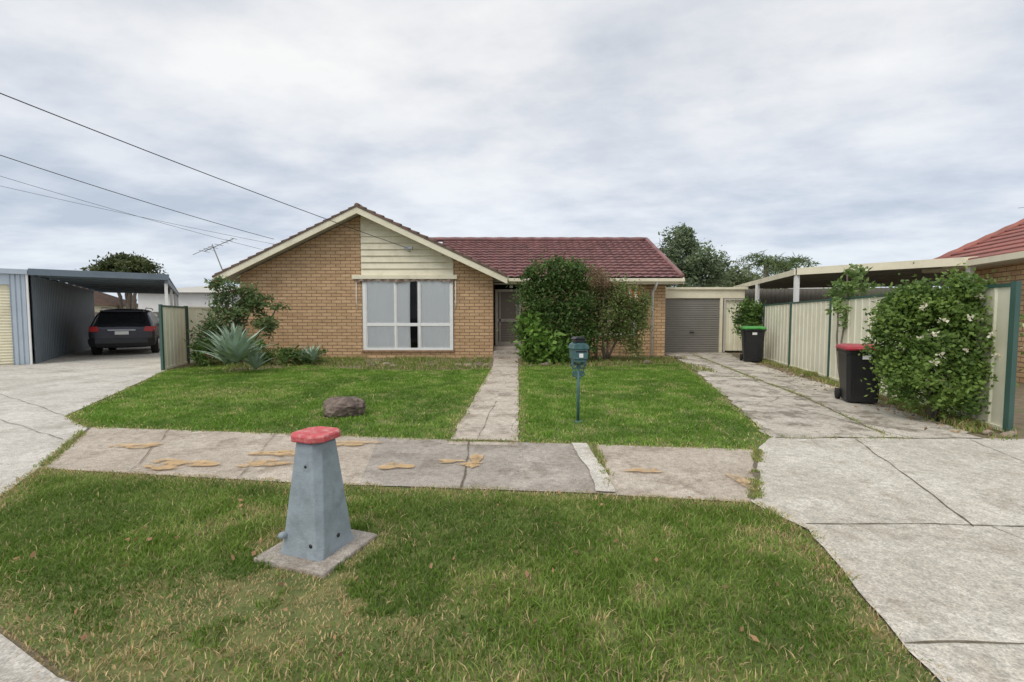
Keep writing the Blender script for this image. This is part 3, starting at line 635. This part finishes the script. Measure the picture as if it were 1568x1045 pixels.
bd=loft('body',secs,M['carpaint'],CAR); sb=bd.modifiers.new('s','SUBSURF'); sb.levels=2; sb.render_levels=2
mk('rear_window',[(-.66,.085,1.10),(.66,.085,1.10),(.60,.27,1.47),(-.60,.27,1.47)],[(0,1,2,3)],M['carglass'],CAR)
for s in (-1,1):
    o=[(s*.875,.45,1.08),(s*.875,3.2,1.07),(s*.72,2.75,1.50),(s*.715,.62,1.52)]
    mk('side_window_%s'%('r' if s>0 else 'l'),o,[(0,1,2,3) if s>0 else (3,2,1,0)],M['carglass'],CAR)
    loft('tail_lamp_%s'%('r' if s>0 else 'l'),[[(s*.60,-.035,.86),(s*.86,-.01,.84),(s*.86,-.0,1.02),(s*.66,-.02,1.03)],[(s*.60,.12,.86),(s*.94,.3,.88),(s*.93,.3,1.04),(s*.66,.12,1.03)]],M['lamp'],CAR,False)
    tube('roof_rail_%s'%('r' if s>0 else 'l'),[(s*.62,.6,1.66),(s*.62,.8,1.70),(s*.62,2.4,1.70),(s*.62,2.7,1.64)],.018,M['alu'],CAR)
    for j,yy in enumerate((.85,3.6)):
        tube('wheel_%s_%d'%('r' if s>0 else 'l',j+1),[(s*.72,yy,.34),(s*.74,yy,.34),(s*.93,yy,.34),(s*.95,yy,.34)],[.30,.34,.34,.30],M['rubber'],CAR,24)
        tube('rim_%s_%d'%('r' if s>0 else 'l',j+1),[(s*.93,yy,.34),(s*.962,yy,.34)],[.22,.20],M['alu'],CAR,16)
    tube('mirror_%s'%('r' if s>0 else 'l'),[(s*.90,2.75,1.05),(s*1.02,2.75,1.1),(s*1.08,2.75,1.12)],[.03,.09,.07],M['carpaint'],CAR)
loft('rear_bumper',[[(x,y,z) for x,y,z in ((-.88,.04,.32),(-.7,-.05,.32),(.7,-.05,.32),(.88,.04,.32))],[(-.92,.03,.44),(-.72,-.09,.44),(.72,-.09,.44),(.92,.03,.44)],[(-.92,.03,.60),(-.72,-.08,.60),(.72,-.08,.60),(.92,.03,.60)]],M['black'],CAR,False)
box('number_plate',-.19,.19,-.055,-.035,.74,.86,M['white'],CAR);box('plate_garnish',-.38,.38,-.05,-.02,.88,.92,M['alu'],CAR)
box('rear_spoiler',-.60,.60,.20,.42,1.55,1.60,M['carpaint'],CAR,.015);tube('rear_wiper',[(0,.06,1.08),(.30,.13,1.2)],.01,M['rubber'],CAR)
# ------------------------------------------------------------ wheelie bins
def bin_(loc,rz,sc,lid):
    B=empty('wheelie_bin',loc,rz,sc)
    def rect(wx,y0,y1,z,c=.05): return [(-wx+c,y0,z),(wx-c,y0,z),(wx,y0+c,z),(wx,y1-c,z),(wx-c,y1,z),(-wx+c,y1,z),(-wx,y1-c,z),(-wx,y0+c,z)]
    loft('body',[rect(.23,-.24,.20,.03),rect(.235,-.245,.22,.08),rect(.275,-.315,.30,.88),rect(.28,-.32,.31,.90),rect(.30,-.345,.33,.905),rect(.30,-.345,.33,.955)],M['black'],B,False)
    loft('lid',[rect(.305,-.37,.34,.957),rect(.31,-.375,.34,.985),rect(.29,-.34,.34,1.02),rect(.24,-.26,.30,1.045)],lid,B,False)
    tube('lid_handle',[(-.16,-.375,.975),(-.14,-.40,.985),(.14,-.40,.985),(.16,-.375,.975)],.014,lid,B)
    tube('hinge_bar',[(-.24,.40,.96),(.24,.40,.96)],.018,M['black'],B)
    for s in (-1,1):
        box('hinge_arm_%s'%('r' if s>0 else 'l'),s*.2-.02,s*.2+.02,.32,.41,.93,.98,M['black'],B)
        tube('wheel_%s'%('r' if s>0 else 'l'),[(s*.235,.24,.10),(s*.29,.24,.10)],.10,M['rubber'],B,20)
    tube('axle',[(-.24,.24,.10),(.24,.24,.10)],.012,M['alu'],B)
    box('front_rib_l',-.17,-.15,-.3,-.25,.15,.8,M['black'],B);box('front_rib_r',.15,.17,-.3,-.25,.15,.8,M['black'],B)
    box('label',-.05,.07,-.325,-.31,.80,.87,M['white'],B)
bin_((6.46,8.42,.022),math.radians(-22),1.02,M['redlid'])
bin_((8.52,16.1,.018),math.radians(-20),1.2,M['greenlid'])
# ------------------------------------------------------------ bollard
ra=math.atan2(-.2,.58)
BO=empty('concrete_bollard',(BX,BY,0),ra)
def oct_(h,z,c=.3):
    k=h*(1-c); return [(-k,-h,z),(k,-h,z),(h,-k,z),(h,k,z),(k,h,z),(-k,h,z),(-h,k,z),(-h,-k,z)]
bev(loft('pillar',[oct_(.176,.03,.10),oct_(.170,.09,.22),oct_(.108,.765,.42)],M['bollard'],BO,False),.006)
bev(loft('red_cap',[oct_(.128,.777,.42),oct_(.137,.783,.42),oct_(.137,.815,.42),oct_(.128,.826,.42)],M['redcap'],BO,False),.003)
loft('cap_neck',[oct_(.103,.765,.42),oct_(.103,.778,.42)],M['bollard'],BO,False)
box('plinth',-.285,.285,-.275,.275,-.02,.035,M['foot'],BO,.012)
tube('bolt_stub',[(-.115,-.14,.16),(-.13,-.185,.165),(-.13,-.205,.165)],[.020,.024,.016],M['bollard'],BO,12)
tube('bolt_hole',[(.09,-.155,.12),(.09,-.169,.12)],.014,M['black'],BO,12)
tube('bolt_hole_side',[(.155,.0,.13),(.171,.0,.13)],.014,M['black'],BO,12)
tube('bolt_hole_top',[(.02,-.12,.62),(.02,-.1245,.62)],.009,M['black'],BO,12)
# ------------------------------------------------------------ mailbox
MB=empty('letterbox',(1.0,6.82,0),math.radians(8))
tube('post',[(0,0,0),(0,0,.9)],.022,M['teal'],MB,10);tube('post_foot',[(0,0,0),(0,0,.03)],[.07,.05],M['teal'],MB)
box('box_body',-.105,.105,-.14,.14,.97,1.13,M['teal'],MB,.01)
xzpoly('gable_lid',[(-.125,1.13),(.125,1.13),(.10,1.19),(.05,1.215),(-.05,1.215),(-.10,1.19)],-.155,.155,M['teal'],MB)
box('lid_top_box',-.075,.075,-.1,.1,1.215,1.27,M['black'],MB,.01)
xzpoly('lid_top_cap',[(-.095,1.27),(.095,1.27),(.055,1.30),(-.055,1.30)],-.12,.12,M['black'],MB)
box('paper_slot',-.08,.08,-.146,-.141,1.08,1.10,M['dark'],MB);box('number_plate',-.03,.03,-.147,-.141,1.0,1.06,M['white'],MB)
box('tray',-.09,.09,-.12,.12,.93,.968,M['teal'],MB,.005)
def scroll(nm,cx,cz,r,s,turns=1.4,y=0):
    tube(nm,[(cx+s*r*(1-.6*t/20)*math.cos(turns*2*math.pi*t/20),y,cz+r*(1-.6*t/20)*math.sin(turns*2*math.pi*t/20)) for t in range(21)],.012,M['teal'],MB,6)
for s in (-1,1):
    scroll('scroll_upper_%s'%('r' if s>0 else 'l'),s*.065,.86,.055,s); scroll('scroll_lower_%s'%('r' if s>0 else 'l'),s*.055,.74,.045,-s)
    tube('stay_%s'%('r' if s>0 else 'l'),[(s*.1,0,.94),(s*.085,0,.8),(s*.03,0,.68),(0,0,.64)],.009,M['teal'],MB,6)
# ------------------------------------------------------------ wires & antenna
def wire(name,a,b,r,ext=1.6,sag=.35):
    a=Vector(a);b=Vector(b);e=a+(b-a)*ext
    pts=[]
    for i in range(41):
        u=i/40; p=a.lerp(e,u); p.z-=sag*4*u*(1-u)*.5; pts.append(p)
    tube(name,pts,r,M['wire'],None,6)
wire('power_line',(-3.95,17.35,4.2),(-9.1,8,5.72),.011)
wire('power_line',(-8.9,17.2,4.5),(-11.35,10,5.35),.010)
wire('telephone_line',(-9.6,19,4.2),(-14.5,13,5.75),.006)
wire('telephone_line',(-9.2,21,4.6),(-18.2,16,6.4),.006)
wire('power_line',(34,31,8.9),(46,29,10.0),.012,2)
AN=empty('tv_antenna')
tube('mast',[(-12.3,20.2,2.4),(-13.05,20,4.75)],.025,M['rollgrey'],AN)
tube('boom',[(-13.4,20,4.45),(-12.1,20,5.0)],.016,M['rollgrey'],AN)
for i,u in enumerate((0,.15,.3,.5,.7,.85,1)):
    c=Vector((-13.4,20,4.45)).lerp(Vector((-12.1,20,5.0)),u); l=.3-.12*u; tube('element_%d'%(i+1),[(c.x-.03,c.y-l,c.z-.0),(c.x+.03,c.y+l,c.z)],.01,M['rollgrey'],AN,5)
tube('arm',[(-13.9,20,4.3),(-13.05,20,4.68)],.012,M['rollgrey'],AN)
# ------------------------------------------------------------ plants
D=(.03,.06,.015);Gm=(.09,.155,.035);Gl=(.12,.20,.04)
def shrub(name,lobes,n,L,W,a,b,base,tops,r0=.05,**k):
    e=empty(name); foliage('foliage',lobes,n,L,W,a,b,e,**k); trunks(e,base,tops,r0); return e
shrub('large_shrub',[(1.4,16,2.2,1.05,.8,1.1),(1.9,16.1,3.0,.75,.6,.66),(1.1,15.9,3.0,.6,.5,.58),(1.05,15.8,1.2,.95,.7,1.0),(2.3,16,1.4,.7,.7,1.1)],21000,.12,.06,D,Gm,(1.6,16.1,0),[(1.2,16,2.8),(1.9,16,3.1),(2.4,16,1.8),(.9,15.9,1.8)],.06,clumps=24,spread=.25,third=((.26,.20,.11),.05))
shrub('weeping_shrub',[(3.4,16.2,1.6,.85,.7,1.1),(4.15,16.2,1.35,.7,.6,1.2),(2.9,16.2,2.35,.6,.6,.8),(4.35,16.1,2.1,.45,.4,.6),(3.5,16.2,2.5,.4,.4,.3)],17000,.11,.04,(.065,.095,.025),(.17,.22,.07),(3.4,16.3,0),[(2.8,16.2,2.8),(3.6,16.2,2.4),(4.3,16.2,2.2),(3.1,16.2,2.0)],.05,clumps=24,spread=.26,third=((.27,.18,.11),.12))
shrub('dry_branches',[(3.0,15.9,2.9,.55,.3,.45)],1500,.12,.02,(.20,.13,.08),(.30,.20,.12),(3.0,16.1,0),[(2.7,15.9,3.2),(3.3,15.9,3.1)],.03,clumps=12,gain=1.2)
shrub('broadleaf_plant',[(.70,15.4,.8,.5,.45,.7),(1.3,15.3,.5,.5,.4,.5),(.6,15.5,1.4,.35,.4,.35)],2400,.22,.12,(.05,.11,.02),(.19,.31,.06),(1,15.5,0),[(.8,15.4,1.3),(1.2,15.4,.9)],.03,clumps=16)
shrub('garden_shrub',[(-9.6,15.2,1.5,.6,.4,.55),(-9.1,15.2,2.3,.6,.4,.35),(-8.1,15.1,2.05,.7,.3,.2),(-9.9,15.1,1.0,.5,.4,.45),(-8.9,15.2,1.75,.5,.3,.3),(-9.5,15.0,2.65,.4,.3,.22),(-9.4,15.0,.6,.6,.4,.35),(-8.2,15.1,1.3,.4,.3,.3)],5600,.15,.055,(.05,.085,.03),(.14,.20,.075),(-9.2,15.3,0),[(-9.3,15.2,2.3),(-8.7,15.2,2.2),(-7.7,15.1,2.1),(-9.9,15.1,1.6),(-9.5,15,2.75)],.045,clumps=11,spread=.3,third=((.24,.14,.08),.06))
shrub('low_shrub',[(-8.3,15.0,.45,.5,.4,.4),(-7.3,14.9,.3,.4,.4,.25),(-6.7,15.2,.25,.5,.4,.28),(-9.9,14.6,.4,.4,.4,.4)],3000,.14,.06,(.04,.08,.02),(.15,.22,.06),(-7.9,15,0),[(-8.2,15,.6),(-7.3,15,.4)],.02,third=((.45,.12,.14),.02))
AG=empty('agave_plant')
def agave(c,n,Lm,parent,seed):
    r=random.Random(seed);V=[];F=[]
    for i in range(n):
        az=i*2.399+r.uniform(-.2,.2);el=math.radians(14+70*(i/n)**.8+r.uniform(-5,5));L=Lm*(.75+.35*r.random())*(1-.2*i/n);w=.06*Lm
        hd=Vector((math.cos(az),math.sin(az),0));sd=Vector((-math.sin(az),math.cos(az),0));p=Vector(c);b=len(V);e=el+.25
        for k in range(8):
            u=k/7;ww=w*(.65+1.3*u-1.95*u*u)*1.15 if u<1 else .002;ww=max(ww,.002)
            d=hd*math.cos(e)+Vector((0,0,math.sin(e)));nr=hd*-math.sin(e)+Vector((0,0,math.cos(e)))
            V+=[p-sd*ww+nr*ww*.35,p,p+sd*ww+nr*ww*.35];p=p+d*L/7;e-=.07
        for k in range(7):
            F+=[(b+3*k,b+3*k+1,b+3*k+4,b+3*k+3),(b+3*k+1,b+3*k+2,b+3*k+5,b+3*k+4)]
    mk('rosette_%d'%seed,V,F,M['agave'],parent,True)
M['agave']=simple('agave_leaf',(.33,.44,.33),.5,.25,3,dirt=(.46,.54,.40),dirts=4,bs=0)
agave((-7.75,12.7,.3),64,1.35,AG,1);agave((-7.35,13.0,.1),34,.85,AG,2);agave((-6.55,14.9,.1),26,.75,AG,3);agave((-8.2,13.0,.25),34,1.05,AG,4);agave((-6.9,15.0,.1),20,.6,AG,5)
RB=empty('rose_bush')
rl=[(6.50,6.95,1.25,.80,.5,.90),(6.5,6.9,.70,.75,.5,.55),(6.62,6.9,1.85,.52,.4,.38),(6.98,6.8,1.35,.38,.35,.65),(6.1,7.1,1.3,.40,.4,.6),(6.28,7.0,1.75,.42,.35,.36)]
foliage('foliage',rl,26000,.066,.045,(.05,.10,.025),(.18,.26,.055),RB,clumps=34,spread=.22)
trunks(RB,(6.5,7.0,0),[(6.4,7,1.8),(6.75,6.95,1.8),(6.2,7.1,1.3),(6.9,6.9,1.4)],.03)
P,_=crown_pts(rl,260,30,.2);keep=(P[:,1]<6.85)&(P[:,2]>.35);P=P[keep];P=P[rng.permutation(len(P))][:34];P[:,1]-=.12
fl=np.repeat(P,10,axis=0)+rng.normal(size=(len(P)*10,3))*.016
leaves('flowers',fl,.045,.04,np.tile(np.array([[.88,.84,.66]]),(len(fl),1)),M['petal'],RB)
shrub('sapling',[(7.85,10.8,2.25,.3,.3,.2),(8.1,10.8,2.65,.22,.2,.18),(7.7,10.8,1.85,.2,.2,.15),(8.35,10.9,2.3,.25,.2,.12),(7.9,10.8,1.5,.12,.12,.2)],750,.13,.06,(.08,.13,.04),(.20,.29,.09),(7.85,10.8,0),[(7.9,10.8,2.6),(8.2,10.85,2.4),(7.7,10.8,1.9)],.025,clumps=8)
shrub('corner_shrub',[(9.2,17.6,1.8,.5,.4,.5),(9.0,17.4,1.2,.4,.4,.35),(9.5,17.7,1.4,.35,.3,.4)],2600,.14,.07,D,(.11,.19,.04),(9.2,17.7,0),[(9.2,17.6,1.9)],.04)
def tree(name,lobes,n,L,W,a,b,base,r0,**k):
    e=empty(name);foliage('foliage',lobes,n,L,W,a,b,e,**k);trunks(e,base,[l[:3] for l in lobes],r0,.03,wob=.2)
tree('gum_tree',[(10.0,28,5.8,.95,1,1.3),(11.0,28,5.0,1.2,1.2,1.1),(9.5,28,4.6,.9,1,1.1),(12.2,28,4.4,1.1,1.2,.9),(10.6,28,3.6,2,1.3,1.0),(10.4,28,6.4,.55,.7,.7)],10000,.24,.10,(.07,.10,.055),(.19,.24,.13),(10.4,28,0),.2,clumps=18,spread=.26)
tree('suburban_tree',[(15.5,33,4.0,1.5,1.2,1.2),(17.5,34,3.6,1.6,1.3,1.2),(19.6,35,3.3,1.6,1.3,1.2),(14,31,3.2,1.2,1,1.0)],6000,.28,.12,(.06,.08,.035),(.16,.19,.09),(17,34,0),.2,clumps=14)
tree('round_tree',[(-37.8,45,6.3,2.0,2,1.15),(-36.5,45,6.0,1.4,2,1.0),(-39.2,45,6.0,1.4,2,1.0),(-37.8,45,7.0,1.3,1.4,.7)],9000,.32,.16,(.035,.05,.018),(.10,.12,.045),(-38,45,0),.35,clumps=26,spread=.25)
def palm(name,c,R_,h,seed):
    e=empty(name);r=random.Random(seed);tube('trunk',[(c[0],c[1],0),(c[0],c[1],h)],[.2,.13],M['bark'],e);cs=[];
    for i in range(16):
        az=i*2.4;el=r.uniform(.1,1.0);pts=[];p=Vector((c[0],c[1],h));ee=el
        for k in range(12):
            d=Vector((math.cos(az)*math.cos(ee),math.sin(az)*math.cos(ee),math.sin(ee)));p=p+d*R_/12;ee-=.16;pts.append(p.copy())
            for q in range(6): cs.append(tuple(p+Vector((r.gauss(0,.06),r.gauss(0,.06),r.gauss(0,.05)))))
        tube('frond_%d'%(i+1),pts,.015,M['bark'],e,4)
    cs=np.array(cs);t=rng.random(len(cs))[:,None];leaves('foliage',cs,.5,.07,np.array([[.07,.12,.04]])*(1-t)+np.array([[.2,.28,.1]])*t,M['leaf'],e,-.1,.5)
palm('palm_tree',(21.0,38,0),2.6,6.1,1);palm('palm_tree',(23.4,39,0),2.3,5.9,2)
TL=empty('distant_trees')
lob=[]
for i in range(70):
    x=random.uniform(-75,70); 
    lob.append((x,random.uniform(55,68),random.uniform(.8,1.8),random.uniform(2,4),1.5,random.uniform(1.2,2.4)))
foliage('foliage',lob,26000,.5,.3,(.03,.045,.02),(.08,.10,.045),TL,clumps=16)
fence('paling_fence',[(-34,30),(-26,30),(-18,30),(-12,30)],1.9,simple('weathered_timber',(.22,.19,.16),.9,.2,3),'green')
def dhouse(loc,w,d,hz,rz,roofm,h=2.7,wallm='cream'):
    e=empty('distant_house',loc,rz);box('walls',-w/2,w/2,-d/2,d/2,0,h,M[wallm],e)
    mk('roof',[(-w/2-.4,-d/2-.4,h),(w/2+.4,-d/2-.4,h),(w/2+.4,d/2+.4,h),(-w/2-.4,d/2+.4,h),(-w/2+d*.35,0,hz),(w/2-d*.35,0,hz)],[(0,1,5,4),(1,2,5),(2,3,4,5),(3,0,4)],roofm,e)
    box('window_1',-w/4-.8,-w/4+.8,-d/2-.03,-d/2-.005,1,2.2,M['carglass'],e);box('door',w/5,w/5+.9,-d/2-.03,-d/2-.005,0,2.1,M['white'],e)
dhouse((-20.5,34,0),9,7,3.9,.1,M['soffit'],3.2,'white');dhouse((-46,44,0),14,8,4.8,-.1,M['tileb']);dhouse((27,42,0),12,8,4.6,.1,M['soffit'],2.8)
# ------------------------------------------------------------ sky / light
w=bpy.data.worlds.new('World');scene.world=w;w.use_nodes=True;nt=w.node_tree
for n_ in list(nt.nodes): nt.nodes.remove(n_)
out=N(nt,'ShaderNodeOutputWorld');sky=N(nt,'ShaderNodeTexSky',sky_type='NISHITA');sky.sun_disc=False
SE,SRr=math.radians(52),math.radians(217)
sky.sun_elevation=SE;sky.sun_rotation=SRr;sky.dust_density=3
b1=N(nt,'ShaderNodeBackground');b1.inputs[1].default_value=.1;nt.links.new(sky.outputs[0],b1.inputs[0])
tc=N(nt,'ShaderNodeTexCoord').outputs['Generated'];sp=N(nt,'ShaderNodeSeparateXYZ');nt.links.new(tc,sp.inputs[0])
def mth(op,a,b_):
    m=N(nt,'ShaderNodeMath',operation=op)
    for i,q in enumerate((a,b_)):
        if isinstance(q,(int,float)): m.inputs[i].default_value=q
        else: nt.links.new(q,m.inputs[i])
    return m.outputs[0]
zz=mth('ADD',mth('MAXIMUM',sp.outputs[2],0.),.16)
cb=N(nt,'ShaderNodeCombineXYZ');nt.links.new(mth('DIVIDE',sp.outputs[0],zz),cb.inputs[0]);nt.links.new(mth('DIVIDE',sp.outputs[1],zz),cb.inputs[1])
mp=N(nt,'ShaderNodeMapping');mp.inputs['Scale'].default_value=(.8,1.1,1);mp.inputs['Location'].default_value=(5.1,2.4,0);mp.inputs['Rotation'].default_value=(0,0,.45);nt.links.new(cb.outputs[0],mp.inputs[0])
big=noise(nt,mp.outputs[0],.9,6,.5);sm=noise(nt,mp.outputs[0],3.0,8,.58)
f=mth('ADD',mth('MULTIPLY',big,.62),mth('MULTIPLY',sm,.38))
col=ramp(nt,f,[(.37,(.62,.67,.74)),(.46,(.77,.80,.85)),(.53,(.90,.91,.93)),(.62,(1.02,1.02,1.01))])
hz=ramp(nt,sp.outputs[2],[(0.,(.84,.91,.99)),(.2,(.87,.91,.97)),(.45,(.97,.97,.97))])
col=mix(nt,col,hz,1.,'MULTIPLY')
b2=N(nt,'ShaderNodeBackground');nt.links.new(col,b2.inputs[0]);b2.inputs[1].default_value=1.04
mx=N(nt,'ShaderNodeMixShader');mx.inputs[0].default_value=.9;nt.links.new(b1.outputs[0],mx.inputs[1]);nt.links.new(b2.outputs[0],mx.inputs[2]);nt.links.new(mx.outputs[0],out.inputs[0])
sd=bpy.data.lights.new('sun','SUN');sd.energy=1.5;sd.angle=math.radians(30);sd.color=(1,.95,.87)
so=bpy.data.objects.new('sun',sd);COL.objects.link(so)
dirv=Vector((-.60*math.cos(SE),-.80*math.cos(SE),math.sin(SE)))
so.rotation_euler=dirv.to_track_quat('Z','Y').to_euler();so.location=(0,-5,20)
# ------------------------------------------------------------ camera
cam=bpy.data.cameras.new('camera');co=bpy.data.objects.new('camera',cam);COL.objects.link(co)
cam.lens=16;cam.sensor_width=36;cam.clip_end=2000;cam.clip_start=.05
co.location=(0,0,1.6);co.rotation_euler=(math.radians(90-3.04),0,0)
scene.camera=co
scene.view_settings.view_transform='Standard';scene.view_settings.look='None';scene.view_settings.exposure=0
